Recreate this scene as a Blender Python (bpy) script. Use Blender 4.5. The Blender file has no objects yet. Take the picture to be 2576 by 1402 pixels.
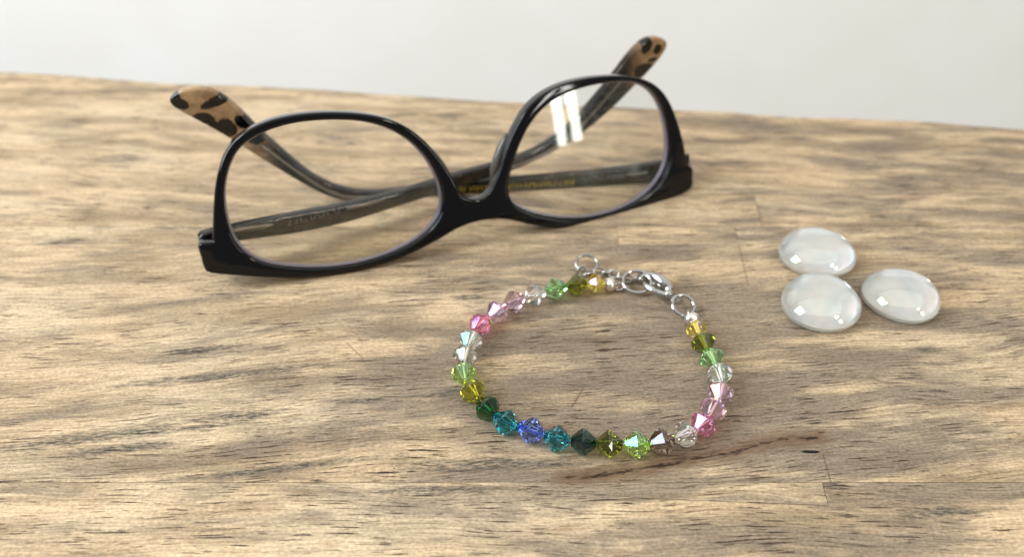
import bpy, bmesh, math, random
from mathutils import Vector, Matrix
from mathutils.geometry import tessellate_polygon

# ------------------------------------------------------------------ camera, world, lamps, exposure
S = bpy.context.scene
C = S.collection
MM = 0.001
S.render.engine = 'CYCLES'
S.cycles.use_denoising = True
S.cycles.max_bounces = 24
S.cycles.transmission_bounces = 24
S.cycles.transparent_max_bounces = 24
S.cycles.glossy_bounces = 8
S.cycles.diffuse_bounces = 4
S.cycles.sample_clamp_indirect = 6.0
S.view_settings.view_transform = 'Standard'
S.view_settings.look = 'None'
S.view_settings.exposure = 0.34
S.view_settings.gamma = 1.0

cam_data = bpy.data.cameras.new('camera')
cam = bpy.data.objects.new('camera', cam_data); C.objects.link(cam)
cam.location = (0, 0, 134.4 * MM)
cam.rotation_euler = (math.radians(90 - 39), 0, 0)
cam_data.sensor_width = 36.0
cam_data.lens = 36.0 * 1950 / 2576
cam_data.clip_start = 0.01
cam_data.clip_end = 20
cam_data.dof.use_dof = True
cam_data.dof.focus_distance = 0.168
cam_data.dof.aperture_fstop = 11.0
S.camera = cam

world = bpy.data.worlds.new('World'); S.world = world
world.use_nodes = True
bg = world.node_tree.nodes['Background']
bg.inputs['Color'].default_value = (1.0, 0.98, 0.95, 1)
bg.inputs['Strength'].default_value = 0.22

def area(name, loc, target, sx, sy, power, color):
    l = bpy.data.lights.new(name, 'AREA'); l.shape = 'RECTANGLE'
    l.size = sx; l.size_y = sy; l.energy = power; l.color = color
    o = bpy.data.objects.new(name, l); C.objects.link(o)
    o.location = loc
    o.rotation_euler = (Vector(target) - Vector(loc)).to_track_quat('-Z', 'Y').to_euler()
    return o
OBJ = (0.03, 0.17, 0)
# left window (cool sky), the two casements of the right-hand window, and an added ceiling fill
area('window_lamp', (-1.00, -0.03, 0.62), OBJ, 0.48, 0.78, 16, (0.76, 0.88, 1.0))
area('casement_lamp', (0.892, -0.690, 0.285), OBJ, 0.046, 0.44, 1.2, (1.0, 0.97, 0.90))
area('casement_lamp', (0.945, -0.620, 0.285), OBJ, 0.046, 0.44, 1.2, (1.0, 0.97, 0.90))
area('table_lamp', (0.60, -0.40, 0.62), OBJ, 0.10, 0.08, 1.4, (1.0, 0.88, 0.66))
area('room_lamp', (-0.70, 0.16, 0.70), (-0.42, 0.75, 0.12), 0.22, 0.22, 1.9, (1.0, 0.78, 0.55))
area('ceiling_bounce_fill', (0.0, -0.10, 1.7), (0.0, -0.0999, 0), 3.2, 1.9, 14, (1.0, 0.97, 0.94))  # added fill, stands in for light bounced off a ceiling out of view

# ------------------------------------------------------------------ helpers
def link(o, parent=None):
    C.objects.link(o)
    if parent is not None:
        o.parent = parent
    return o
def new_mesh(name, verts, faces, mat=None, smooth=False):
    me = bpy.data.meshes.new(name)
    me.from_pydata([tuple(v) for v in verts], [], faces)
    me.validate(); me.update()
    if mat: me.materials.append(mat)
    if smooth:
        for p in me.polygons: p.use_smooth = True
    return me
def fix_normals(me):
    bm = bmesh.new(); bm.from_mesh(me)
    bmesh.ops.recalc_face_normals(bm, faces=bm.faces); bm.to_mesh(me); bm.free()
def part(name, me, parent, loc=(0, 0, 0), label=None, rot=None):
    o = bpy.data.objects.new(name, me); link(o, parent); o.location = loc
    if rot is not None: o.rotation_euler = rot
    if label: o['label'] = label
    return o
def thing(name, label, cat, loc, group=None):
    o = bpy.data.objects.new(name, None); C.objects.link(o)
    o.empty_display_size = 0.01
    o.location = loc; o['label'] = label; o['category'] = cat
    if group: o['group'] = group
    return o
def sharp(me, deg):
    me.set_sharp_from_angle(angle=math.radians(deg))

def tube(points, radii, n=14, closed=False, flat=1.0):
    """sweep of a round section; points in mm -> verts in m"""
    P = [Vector(p) for p in points]; N = len(P)
    T = []
    for i in range(N):
        a = P[(i - 1) % N] if (closed or i) else P[0]
        b = P[(i + 1) % N] if (closed or i < N - 1) else P[-1]
        T.append((b - a).normalized())
    up = Vector((0, 0, 1))
    if abs(T[0].dot(up)) > .9: up = Vector((1, 0, 0))
    u = (up - T[0] * up.dot(T[0])).normalized()
    V, F = [], []
    for i in range(N):
        u = (u - T[i] * u.dot(T[i])).normalized(); w = T[i].cross(u)
        r = radii[i] if hasattr(radii, '__len__') else radii
        for k in range(n):
            a = 2 * math.pi * k / n
            V.append((P[i] + u * (math.cos(a) * r) + w * (math.sin(a) * r * flat)) * MM)
    rng = N if closed else N - 1
    for i in range(rng):
        j = (i + 1) % N
        for k in range(n):
            F.append((i * n + k, i * n + (k + 1) % n, j * n + (k + 1) % n, j * n + k))
    if not closed:
        F.append(tuple(range(n))[::-1]); F.append(tuple((N - 1) * n + k for k in range(n)))
    return V, F
def smooth_loop(pts, it=1, sub=3):
    """closed Catmull-Rom through the points"""
    n = len(pts); out = []
    for i in range(n):
        p0, p1, p2, p3 = (Vector(pts[(i + k) % n]) for k in (-1, 0, 1, 2))
        for s in range(sub):
            t = s / sub
            out.append(0.5 * ((2 * p1) + (p2 - p0) * t + (2 * p0 - 5 * p1 + 4 * p2 - p3) * t * t + (3 * p1 - p0 - 3 * p2 + p3) * t ** 3))
    return out
def relax(pts, w=0.25, it=2, keep=()):
    P = [Vector(p) for p in pts]; n = len(P)
    for _ in range(it):
        Q = [p.copy() for p in P]
        for i in range(n):
            if i in keep: continue
            Q[i] = P[i] * (1 - w) + (P[i - 1] + P[(i + 1) % n]) * (w / 2)
        P = Q
    return P
def plate(name, loops, half, bevel, res=4):
    """2D outline(s) with holes -> rounded plate mesh lying in XY, thickness along Z (all mm)"""
    cu = bpy.data.curves.new(name, 'CURVE'); cu.dimensions = '2D'; cu.fill_mode = 'BOTH'
    cu.extrude = half - bevel; cu.bevel_depth = bevel; cu.bevel_resolution = res; cu.offset = -bevel
    for L in loops:
        sp = cu.splines.new('POLY'); sp.points.add(len(L) - 1); sp.use_cyclic_u = True
        for i, p in enumerate(L): sp.points[i].co = (p[0], p[1], 0, 1)
    o = bpy.data.objects.new(name, cu); C.objects.link(o)
    dg = bpy.context.evaluated_depsgraph_get()
    me = bpy.data.meshes.new_from_object(o.evaluated_get(dg))
    bpy.data.objects.remove(o); bpy.data.curves.remove(cu)
    bm = bmesh.new(); bm.from_mesh(me)
    bmesh.ops.remove_doubles(bm, verts=bm.verts, dist=0.002)
    bmesh.ops.recalc_face_normals(bm, faces=bm.faces)
    bm.to_mesh(me); bm.free()
    me.materials.clear()
    return me

# ------------------------------------------------------------------ shader expressions
class G:
    """a tiny wrapper so that node maths can be written as expressions"""
    def __init__(s, nt, sock): s.nt = nt; s.k = sock
    def _m(s, op, *a, clamp=False):
        n = s.nt.nodes.new('ShaderNodeMath'); n.operation = op; n.use_clamp = clamp
        for i, v in enumerate((s,) + a):
            if isinstance(v, G): s.nt.links.new(v.k, n.inputs[i])
            else: n.inputs[i].default_value = v
        return G(s.nt, n.outputs[0])
    def __add__(s, o): return s._m('ADD', o)
    def __sub__(s, o): return s._m('SUBTRACT', o)
    def __mul__(s, o): return s._m('MULTIPLY', o)
    def __truediv__(s, o): return s._m('DIVIDE', o)
    def __rsub__(s, o): return s._m('MULTIPLY', -1.0)._m('ADD', o)
    __radd__ = __add__; __rmul__ = __mul__
    def max(s, o): return s._m('MAXIMUM', o)
    def min(s, o): return s._m('MINIMUM', o)
    def lt(s, o): return s._m('LESS_THAN', o)
    def gt(s, o): return s._m('GREATER_THAN', o)
    def abs(s): return s._m('ABSOLUTE')
    def sqrt(s): return s._m('SQRT')
    def ramp(s, a, b, c=0.0, d=1.0):
        n = s.nt.nodes.new('ShaderNodeMapRange'); n.interpolation_type = 'SMOOTHSTEP'
        s.nt.links.new(s.k, n.inputs['Value'])
        n.inputs['From Min'].default_value = a; n.inputs['From Max'].default_value = b
        n.inputs['To Min'].default_value = c; n.inputs['To Max'].default_value = d
        return G(s.nt, n.outputs['Result'])
def vec(nt, x, y, z=0.0):
    n = nt.nodes.new('ShaderNodeCombineXYZ')
    for i, v in enumerate((x, y, z)):
        if isinstance(v, G): nt.links.new(v.k, n.inputs[i])
        else: n.inputs[i].default_value = v
    return n.outputs[0]
def noise(nt, v, scale=1.0, detail=4, rough=.55, dist=0.0):
    n = nt.nodes.new('ShaderNodeTexNoise'); n.noise_dimensions = '3D'
    n.inputs['Scale'].default_value = scale; n.inputs['Detail'].default_value = detail
    n.inputs['Roughness'].default_value = rough; n.inputs['Distortion'].default_value = dist
    nt.links.new(v, n.inputs['Vector'])
    return G(nt, n.outputs[0])
def voro(nt, v):
    n = nt.nodes.new('ShaderNodeTexVoronoi'); n.feature = 'F1'; n.voronoi_dimensions = '2D'
    n.inputs['Scale'].default_value = 1.0
    nt.links.new(v, n.inputs['Vector'])
    sep = nt.nodes.new('ShaderNodeSeparateColor'); nt.links.new(n.outputs['Color'], sep.inputs[0])
    return G(nt, n.outputs['Distance']), G(nt, sep.outputs[0])
def mix(nt, f, a, b, mode='MIX'):
    n = nt.nodes.new('ShaderNodeMix'); n.data_type = 'RGBA'; n.blend_type = mode
    if isinstance(f, G): nt.links.new(f.k, n.inputs[0])
    else: n.inputs[0].default_value = f
    for idx, c in ((6, a), (7, b)):
        if isinstance(c, tuple): n.inputs[idx].default_value = c if len(c) == 4 else c + (1,)
        elif isinstance(c, G): nt.links.new(c.k, n.inputs[idx])
        else: nt.links.new(c, n.inputs[idx])
    return n.outputs[2]
def srgb(r, g, b):
    f = lambda c: (c / 255 / 12.92) if c <= 10 else ((c / 255 + .055) / 1.055) ** 2.4
    return (f(r), f(g), f(b), 1)
def mat(name):
    m = bpy.data.materials.new(name); m.use_nodes = True
    nt = m.node_tree; return m, nt, nt.nodes['Principled BSDF']
def coords(nt):
    tc = nt.nodes.new('ShaderNodeTexCoord'); s = nt.nodes.new('ShaderNodeSeparateXYZ')
    nt.links.new(tc.outputs['Object'], s.inputs[0])
    return [G(nt, s.outputs[i]) * 1000.0 for i in range(3)]
def attr(nt, name):
    n = nt.nodes.new('ShaderNodeAttribute'); n.attribute_type = 'OBJECT'; n.attribute_name = name
    return G(nt, n.outputs['Fac'])
def bump(nt, b, h, dist, strength=1.0, normal=None):
    n = nt.nodes.new('ShaderNodeBump'); n.inputs['Distance'].default_value = dist
    n.inputs['Strength'].default_value = strength
    nt.links.new(h.k, n.inputs['Height']); nt.links.new(n.outputs[0], b.inputs['Normal'])

# ---- measured outlines and places, in millimetres
OUTER=[(-75.65, 7.78), (-76.82, 9.63), (-76.82, 12.39), (-76.59, 16.21), (-73.17, 16.27), (-72.88, 17.12), (-72.13, 19.67), (-70.82, 24.73), (-69.3, 29.65), (-67.76, 33.62), (-66.16, 36.27), (-64.85, 38.54), (-62.48, 41.4), (-58.99, 43.47), (-54.85, 44.84), (-50.81, 45.63), (-46.07, 45.92), (-40.55, 45.61), (-35.43, 44.91), (-29.89, 43.76), (-24.72, 42.21), (-20.02, 39.79), (-16.19, 36.61), (-13.23, 32.87), (-10.7, 28.67), (-8.48, 23.98), (-6.71, 19.13), (-6.19, 17.23), (-5.08, 16.06), (-3.3, 15.14), (-1.28, 14.65), (0.16, 14.67), (1.36, 15.13), (2.71, 16.39), (4.16, 18.68), (6.09, 21.78), (8.02, 26.42), (10.12, 30.51), (13.13, 34.41), (15.34, 37.52), (18.92, 39.94), (22.92, 41.67), (27.89, 42.82), (33.88, 43.1), (39.96, 42.76), (46.19, 42.04), (51.49, 40.62), (55.81, 38.8), (59.1, 36.45), (61.87, 33.22), (64.12, 29.07), (65.82, 24.43), (67.55, 19.18), (68.42, 15.02), (69.12, 10.81), (71.16, 8.96), (71.27, 5.72), (70.82, 2.41), (65.5, 0.76), (58.76, -0.8), (51.59, -2.23), (44.06, -2.76), (37.32, -2.69), (30.79, -1.9), (24.49, -0.41), (18.4, 1.51), (13.49, 3.63), (14.39, 3.06), (10.33, 5.15), (7.13, 6.69), (4.06, 7.52), (1.48, 7.92), (-1.75, 8.13), (-4.99, 8.01), (-8.27, 7.41), (-11.62, 6.04), (-14.51, 4.97), (-19.9, 3.21), (-27.09, 1.36), (-36.3, 0.34), (-45.13, 0.53), (-53.56, 1.83), (-61.69, 3.61), (-69.58, 5.66)]
APERTURE_A=[(-59.93, 40.33), (-56.41, 42.04), (-53.07, 42.95), (-48.14, 43.83), (-42.96, 43.84), (-37.01, 43.24), (-31.04, 42.18), (-26.3, 40.58), (-22.03, 38.18), (-18.22, 34.96), (-15.28, 31.16), (-13.18, 27.21), (-11.6, 22.37), (-11.05, 18.1), (-11.33, 14.4), (-12.68, 11.35), (-15.92, 8.19), (-19.96, 5.91), (-24.8, 4.28), (-31.35, 3.02), (-38.14, 2.54), (-44.67, 2.96), (-50.96, 4.03), (-57.01, 5.75), (-61.67, 7.53), (-65.23, 10.19), (-67.27, 13.81), (-68.21, 17.61), (-68.16, 22.07), (-67.73, 26.38), (-66.84, 30.11), (-65.49, 33.29), (-63.5, 36.75), (-61.85, 38.77)]
APERTURE_B=[(7.93, 16.86), (7.87, 14.05), (8.34, 11.57), (11.03, 9.06), (15.3, 6.67), (20.19, 4.34), (25.26, 2.69), (31.02, 1.46), (37.52, 0.86), (44.24, 1.08), (50.02, 2.31), (54.74, 4.3), (58.35, 6.57), (60.8, 9.6), (62.35, 12.81), (63.01, 16.19), (62.79, 20.69), (62.0, 25.23), (60.65, 29.79), (58.47, 33.95), (55.75, 36.96), (51.96, 38.96), (47.16, 40.2), (41.9, 40.6), (35.73, 40.71), (29.65, 40.15), (24.62, 38.99), (20.54, 36.81), (17.4, 34.25), (14.7, 31.16), (12.42, 27.52), (10.59, 23.76), (9.03, 20.38)]
ORG=(-6.76549, 180.80012, 0.0);AX=(0.93464, 0.3556, 0.0);AN=(0.34183, -0.89843, 0.27564);AU=(-0.09802, 0.25762, 0.96126)
TEMPLE_R=[(5.71, 6.62), (19.25, 5.76), (37.04, 4.47), (56.26, 4.18), (68.25, 3.69), (80.77, 3.39), (93.23, 2.8), (100.55, 2.45), (106.01, 2.98), (113.0, 5.37), (119.55, 10.38), (123.34, 15.89), (128.98, 23.45), (132.4, 27.78), (135.07, 33.2), (138.24, 37.03), (141.93, 39.74), (144.74, 40.66), (149.7, 39.92), (153.04, 38.19), (153.88, 36.68), (153.16, 34.95), (151.38, 33.5), (145.78, 29.2), (138.93, 23.84), (134.49, 18.77), (124.41, 9.79), (118.09, 4.14), (112.27, 0.2), (106.55, -1.27), (98.6, -1.26), (87.3, -0.74), (71.29, -0.7), (58.3, -0.43), (34.18, -0.64), (7.83, -0.38), (5.06, -0.27)]
TEMPLE_R_BASE=(56.795, 216.217, 0.0);TEMPLE_R_DIR=(-0.99378, -0.11139, 0.0)
TEMPLE_L=[(-1.35, 14.02), (5.65, 13.38), (15.88, 12.49), (29.26, 10.78), (41.57, 9.59), (50.51, 8.92), (66.13, 9.19), (72.3, 9.85), (85.91, 9.21), (93.9, 8.75), (106.65, 10.92), (116.08, 15.55), (126.18, 25.43), (131.29, 29.81), (135.62, 35.24), (140.08, 39.13), (144.28, 39.85), (148.13, 38.78), (151.0, 36.84), (151.16, 34.82), (147.55, 30.46), (142.31, 26.71), (128.33, 15.54), (116.42, 9.99), (104.38, 6.98), (92.74, 4.87), (80.35, 5.55), (65.85, 5.16), (50.07, 4.84), (37.86, 3.85), (23.71, 5.42), (12.29, 7.83), (5.45, 8.94), (-1.83, 10.79)]
TEMPLE_L_BASE=(-80.907, 167.57, 0.0);TEMPLE_L_DIR=(0.87105, 0.4912, 0.0)
SPOTS_R=[(152.2, 36.95, 2.12, 2.15), (150.04, 35.74, 1.39, 1.44), (140.6, 36.2, 4.09, 1.32), (145.44, 31.06, 2.61, 1.6), (143.11, 28.79, 1.53, 1.25), (139.69, 27.7, 2.42, 2.53), (135.29, 29.47, 1.54, 1.75), (132.27, 26.24, 2.45, 3.85)]
SPOTS_L=[(141.87, 37.35, 1.78, 2.43), (146.44, 35.25, 1.32, 1.51), (141.55, 29.18, 3.3, 1.83), (150.51, 35.88, 0.67, 2.06), (144.67, 32.02, 1.65, 0.55)]
BEADS=[(22.35, 160.48), (17.29, 159.65), (11.61, 158.15), (5.85, 155.54), (0.52, 152.82), (-3.77, 148.77), (-7.99, 144.1), (-10.15, 138.32), (-11.26, 132.94), (-11.26, 127.01), (-9.0, 121.5), (-5.51, 116.35), (-1.4, 112.22), (4.14, 109.88), (9.64, 107.59), (15.3, 106.73), (20.77, 106.19), (26.61, 106.09), (32.06, 106.83), (37.44, 108.89), (41.75, 111.66), (44.91, 116.12), (47.55, 121.13), (48.69, 127.01), (47.78, 132.26), (46.81, 137.62), (46.03, 142.34)]
CRIMPS=[(26.4, 160.95, 2.0), (45.81, 147.07, 2.0)]
RINGS=[(33.7, 162.26, 1.2), (44.79, 152.3, 1.2), (20.65, 170.66, 1.2), (28.65, 159.41, 1.2), (19.15, 166.75, 1.2)]
CLASP=[(36.36, 162.55, 1.8), (36.89, 155.59, 1.8), (43.18, 155.59, 1.8), (43.49, 153.66, 1.8)]
CHAIN=[(19.7, 166.65, 1.0), (22.43, 167.88, 1.0), (25.02, 167.35, 1.0), (28.1, 166.3, 1.0), (30.07, 164.39, 1.0), (33.35, 164.56, 1.0), (36.33, 164.91, 1.0), (39.08, 162.85, 1.0), (40.19, 160.15, 1.0)]
GEMS=[(85.99, 174.54, 3.0), (80.77, 152.43, 3.0), (102.65, 155.63, 3.0)]
GEMW=[(75.47, 174.54, 3.0), (96.52, 174.54, 3.0), (70.35, 152.43, 3.0), (91.19, 152.43, 3.0), (92.94, 155.63, 3.0), (112.47, 155.63, 3.0)]
EDGE=[(-210.52, 301.28, 0.0), (-175.84, 296.69, 0.0), (-141.4, 290.71, 0.0), (-102.34, 287.43, 0.0), (-60.45, 282.07, 0.0), (0.0, 273.13, 0.0), (46.92, 268.48, 0.0), (76.53, 266.19, 0.0), (104.97, 261.08, 0.0), (147.93, 257.95, 0.0), (185.15, 251.86, 0.0)]
STAINS_AND_SHADE=[(-35.54, 121.0, 8.24, 0.85), (-96.48, 109.66, 18.29, 2.18), (-81.75, 112.22, 11.45, 2.01), (-61.84, 116.7, 13.48, 1.86), (-85.09, 107.26, 17.22, 1.5), (-69.78, 113.35, 10.63, 1.13), (-69.06, 129.19, 31.3, 1.81), (-75.55, 137.99, 12.79, 1.95), (-29.16, 145.22, 14.17, 4.1), (-17.36, 122.84, 6.46, 0.99), (-12.81, 124.08, 5.57, 0.75), (-71.11, 104.08, 44.12, 4.1), (-3.21, 103.04, 21.95, 2.25), (-21.69, 129.84, 11.41, 5.14), (11.14, 140.83, 23.88, 6.98), (15.0, 123.46, 24.07, 7.23), (85.45, 103.04, 20.27, 3.66), (77.81, 94.12, 15.37, 2.62), (87.11, 91.31, 12.76, 1.47), (-21.95, 263.3, 8.9, 2.22), (-42.64, 262.66, 8.88, 1.58), (102.95, 190.83, 20.3, 3.68), (125.1, 186.75, 18.85, 2.4), (102.5, 137.99, 4.92, 1.4), (-11.47, 157.7, 6.37, 1.63), (-132.26, 182.78, 6.97, 1.56), (46.94, 177.01, 15.95, 5.54), (-49.41, 102.01, 25.21, 1.22), (-14.28, 222.9, 13.22, 5.0), (-16.2, 96.52, 21.28, 1.35), (-0.69, 107.26, 10.33, 2.55), (56.36, 122.22, 14.73, 7.15), (127.69, 250.36, 28.63, 4.7)]
CRACK=[(11.79, 99.48, 0.0), (22.75, 100.99, 0.0), (34.87, 103.56, 0.0), (48.23, 106.51, 0.0), (57.64, 109.66, 0.0), (66.52, 110.21, 0.0)]
HOLE=[(62.99, 106.51, 0.0), (67.97, 106.51, 0.0)]
JOINTS=[(68.08, 189.8, 0.0), (64.61, 162.7, 0.0), (77.11, 208.35, 0.0), (75.3, 192.5, 0.0), (32.15, 202.66, 0.0), (31.08, 188.78, 0.0), (66.85, 105.66, 0.0), (64.61, 98.49, 0.0), (63.62, 92.71, 0.0), (7.6, 98.49, 0.0)]
# ------------------------------------------------------------------ wood
def wood_material():
    m, nt, b = mat('weathered_wood')
    x, y, z = coords(nt)
    slope = attr(nt, 'grain_slope'); tone = attr(nt, 'tone'); seed = attr(nt, 'grain_seed')
    base = vec(nt, x, y)
    w1 = noise(nt, vec(nt, x * (1 / 70.0), y * (1 / 28.0), seed), 1, 2) - 0.5
    w2 = noise(nt, vec(nt, x * (1 / 14.0), y * (1 / 7.0), seed), 1, 2) - 0.5
    gy = y - x * slope + w1 * 9.0 + w2 * 0.9            # across the grain
    gx = x + w2 * 3.0                                   # along the grain
    # broad figure
    fig = noise(nt, vec(nt, gx / 40.0, gy / 6.0, seed), 1, 6, .56, .35)
    fig2 = noise(nt, vec(nt, x / 62.0, gy / 20.0, seed + 4.3), 1, 4, .6)
    hair = noise(nt, vec(nt, gx / 9.0, gy / 0.42, seed), 1, 5, .65)
    lines = noise(nt, vec(nt, gx / 70.0, gy / 0.55, seed + 40.0), 1, 3, .6)
    speck = noise(nt, vec(nt, x / 0.9, y / 0.55, seed), 1, 4, .75)
    c = mix(nt, fig.ramp(.34, .62), srgb(158, 137, 109), srgb(205, 180, 145))
    c = mix(nt, fig2.ramp(.46, .68) * 0.55, c, srgb(213, 193, 162))
    # blue-grey weathering in long smears, heaviest in the middle of the board
    cloud = noise(nt, vec(nt, gx / 36.0, gy / 8.0, seed + 9.1), 1, 7, .62, .3)
    mx_ = (x - 20.0) * (1 / 75.0); my_ = (y - 128.0) * (1 / 42.0)
    middle = (mx_ * mx_ + my_ * my_).sqrt().ramp(0.2, 1.7, .15, 0.0)
    coolside = x.ramp(-50, 110, -.012, .075)
    grey = (cloud + coolside + middle).ramp(.49, .70)
    c = mix(nt, grey * 0.82, c, srgb(126, 114, 99))
    c = mix(nt, lines.ramp(.55, .66) * 0.36, c, srgb(112, 86, 62))
    # reddish smears
    red = noise(nt, vec(nt, gx / 15.0, gy / 3.6, seed + 21.0), 1, 5, .68).ramp(.60, .74)
    c = mix(nt, red * 0.55, c, srgb(146, 108, 76))
    # stains with a place of their own, plus painted shade in front of beads
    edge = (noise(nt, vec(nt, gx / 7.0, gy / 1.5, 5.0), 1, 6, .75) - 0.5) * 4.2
    fine = noise(nt, vec(nt, gx / 2.4, gy / 0.5, 7.0), 1, 5, .75).ramp(.40, .58)
    dark = None; soft = None
    for i, (cx, cy, a, bb) in enumerate(STAINS_AND_SHADE):
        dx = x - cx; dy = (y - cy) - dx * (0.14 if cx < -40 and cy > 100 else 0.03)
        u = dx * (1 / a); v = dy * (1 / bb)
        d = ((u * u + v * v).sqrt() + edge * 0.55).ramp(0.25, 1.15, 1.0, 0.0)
        if bb < 2.3: dark = d if dark is None else dark.max(d)
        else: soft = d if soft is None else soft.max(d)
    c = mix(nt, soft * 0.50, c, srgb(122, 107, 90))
    c = mix(nt, dark * fine * 0.92, c, srgb(50, 52, 50))
    c = mix(nt, dark * 0.36, c, srgb(108, 101, 90))
    # mildew spots gathered in a few places
    spotzone = noise(nt, vec(nt, x / 30.0, y / 14.0, 31.0), 1, 2).ramp(.52, .66)
    spots = noise(nt, vec(nt, gx / 2.2, gy / 0.8, 13.0), 1, 5, .74).ramp(.60, .70)
    c = mix(nt, spotzone * spots * 0.7, c, srgb(62, 58, 50))
    # hair grain and dust
    c = mix(nt, 1.0, c, mix(nt, hair.ramp(.30, .70), (0.70, 0.69, 0.68), (1.18, 1.18, 1.18)), 'MULTIPLY')
    c = mix(nt, 1.0, c, mix(nt, speck.ramp(.30, .72), (0.70, 0.70, 0.70), (1.24, 1.24, 1.24)), 'MULTIPLY')
    # open pores: short dark dashes along the grain
    jag = (speck - 0.5) * 0.16
    dens = noise(nt, vec(nt, x / 38.0, y / 12.0, seed + 3.0), 1, 2)
    pores = None
    for (sx, sy, r0, r1, off) in ((26.0, 0.95, .04, .15, 0.0), (15.0, 0.72, .0, .19, 51.0), (60.0, 1.9, .03, .08, 17.0), (9.0, .62, -.04, .20, 93.0)):
        d, col = voro(nt, vec(nt, (gx + off) / sx, (gy + seed + jag * 2.0) / sy))
        r = (col * r1 + r0) * dens.ramp(.34, .58, .35, 1.0)
        p = (r - d).ramp(0.0, .05)
        pores = p if pores is None else pores.max(p)
    # not every dash is equally dark
    pores = pores * noise(nt, vec(nt, x / 5.0, y / 1.4, 2.0), 1, 2).ramp(.34, .58, .25, 1.0)
    c = mix(nt, pores * 0.95, c, srgb(42, 29, 21))
    # the long split beside the knot
    crack = None; lip = None
    for i in range(len(CRACK) - 1):
        (x0, y0, _), (x1, y1, _) = CRACK[i], CRACK[i + 1]
        L = math.hypot(x1 - x0, y1 - y0); ex, ey = (x1 - x0) / L, (y1 - y0) / L
        t = ((x - x0) * ex + (y - y0) * ey)
        tt = t.max(0.0).min(L)
        qx = (x - x0) - tt * ex; qy = (y - y0) - tt * ey
        d = (qx * qx * 0.3 + qy * qy).sqrt()
        crack = d if crack is None else crack.min(d)
    cn = noise(nt, vec(nt, x / 5.0, (y - x * 0.2) / 0.7, 3.0), 1, 6, .75)
    wide = (crack + (cn - 0.5) * 7.0).ramp(0.2, 3.4, 1.0, 0.0)
    gapn = noise(nt, vec(nt, x / 4.0, y / 2.0, 6.0), 1, 3, .6).ramp(.40, .56)
    line = gapn * (crack + (cn - 0.47) * 4.2).ramp(-0.15, 0.6, 1.0, 0.0)
    c = mix(nt, wide * 0.72, c, srgb(104, 76, 54))
    c = mix(nt, line * 0.95, c, srgb(36, 25, 18))
    # the little black knot hole
    hx = (x - 65.0) * (1 / 2.6); hy = (y - 106.4 + (x - 65.0) * 0.03) * (1 / 0.50)
    hole = ((hx * hx + hy * hy).sqrt() + (cn - .5) * .6 + (x - 63.0).max(0.0) * 0.10).ramp(.75, 1.05, 1.0, 0.0)
    c = mix(nt, hole, c, srgb(20, 18, 16))
    # small scratches across the grain
    for (sx0, sy0, sx1, sy1) in ((66.3, 98.6, 66.9, 105.6), (64.4, 163.0, 66.1, 181.9), (13.5, 119.0, 16.5, 124.5), (-41.0, 140.0, -36.5, 135.0)):
        L = math.hypot(sx1 - sx0, sy1 - sy0); ex, ey = (sx1 - sx0) / L, (sy1 - sy0) / L
        t = ((x - sx0) * ex + (y - sy0) * ey).max(0.0).min(L)
        qx = (x - sx0) - t * ex; qy = (y - sy0) - t * ey
        d = (qx * qx + qy * qy).sqrt().ramp(0.05, 0.22, 0.6, 0.0)
        c = mix(nt, d, c, srgb(70, 54, 40))
    c = mix(nt, 1.0, c, mix(nt, tone, (0.86, 0.86, 0.87), (1.13, 1.13, 1.12)), 'MULTIPLY')
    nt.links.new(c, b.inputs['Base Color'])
    rg = (hair * 0.25 + 0.52)
    nt.links.new(rg.k, b.inputs['Roughness'])
    b.inputs['Specular IOR Level'].default_value = 0.22
    h = hair * 0.35 + fig * 0.08 - pores * 1.3 - line * 2.5 - hole * 3.0 + speck * 0.22
    bump(nt, b, h, 0.00016, 0.9)
    return m
WOOD = wood_material()

def clip_edge(x):
    for (x0, y0, _), (x1, y1, _) in zip(EDGE, EDGE[1:]):
        if x <= x1 or (x1, y1) == EDGE[-1][:2]:
            return y0 + (y1 - y0) * (x - x0) / (x1 - x0)
EDGE = [(-420, 326.0, 0)] + EDGE + [(420, 226.0, 0)]
# slight waviness of the sawn edge
random.seed(5)
edge_pts = []
xx = -400.0
while xx <= 400:
    edge_pts.append((xx, clip_edge(xx) + 0.30 * math.sin(xx / 17.0) + 0.18 * math.sin(xx / 6.1 + 1) + random.uniform(-.12, .12))); xx += 5
def top_y(x):
    i = min(max(int((x + 400) / 5), 0), len(edge_pts) - 2)
    (x0, y0), (x1, y1) = edge_pts[i], edge_pts[i + 1]
    return y0 + (y1 - y0) * (x - x0) / (x1 - x0)

def prism(poly, z0, z1, bev=0.12):
    """solid from a polygon (mm) with a tiny chamfer on its top rim"""
    n = len(poly); V = []; F = []
    cx = sum(p[0] for p in poly) / n; cy = sum(p[1] for p in poly) / n
    P = [Vector((p[0], p[1])) for p in poly]
    ins = []
    for i in range(n):
        a = (P[i] - P[i - 1]).normalized(); c2 = (P[(i + 1) % n] - P[i]).normalized()
        nrm = Vector((-(a.y + c2.y), a.x + c2.x))
        nrm = nrm.normalized() if nrm.length > 1e-6 else Vector((0, 0))
        ins.append(P[i] + nrm * bev * 1.2)
    for p in P: V.append((p.x * MM, p.y * MM, z0 * MM))
    for p in P: V.append((p.x * MM, p.y * MM, (z1 - bev) * MM))
    for p in ins: V.append((p.x * MM, p.y * MM, z1 * MM))
    for i in range(n):
        j = (i + 1) % n
        F.append((i, j, n + j, n + i)); F.append((n + i, n + j, 2 * n + j, 2 * n + i))
    F.append(tuple(range(2 * n, 3 * n))); F.append(tuple(range(n))[::-1])
    return V, F
V, F = prism([(-398, -60)] + [(398, -60)] + [(x, y - 0.6) for x, y in reversed(edge_pts)][1:-1], -24, -3.05)
core = new_mesh('tabletop', V, F, WOOD)
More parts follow.
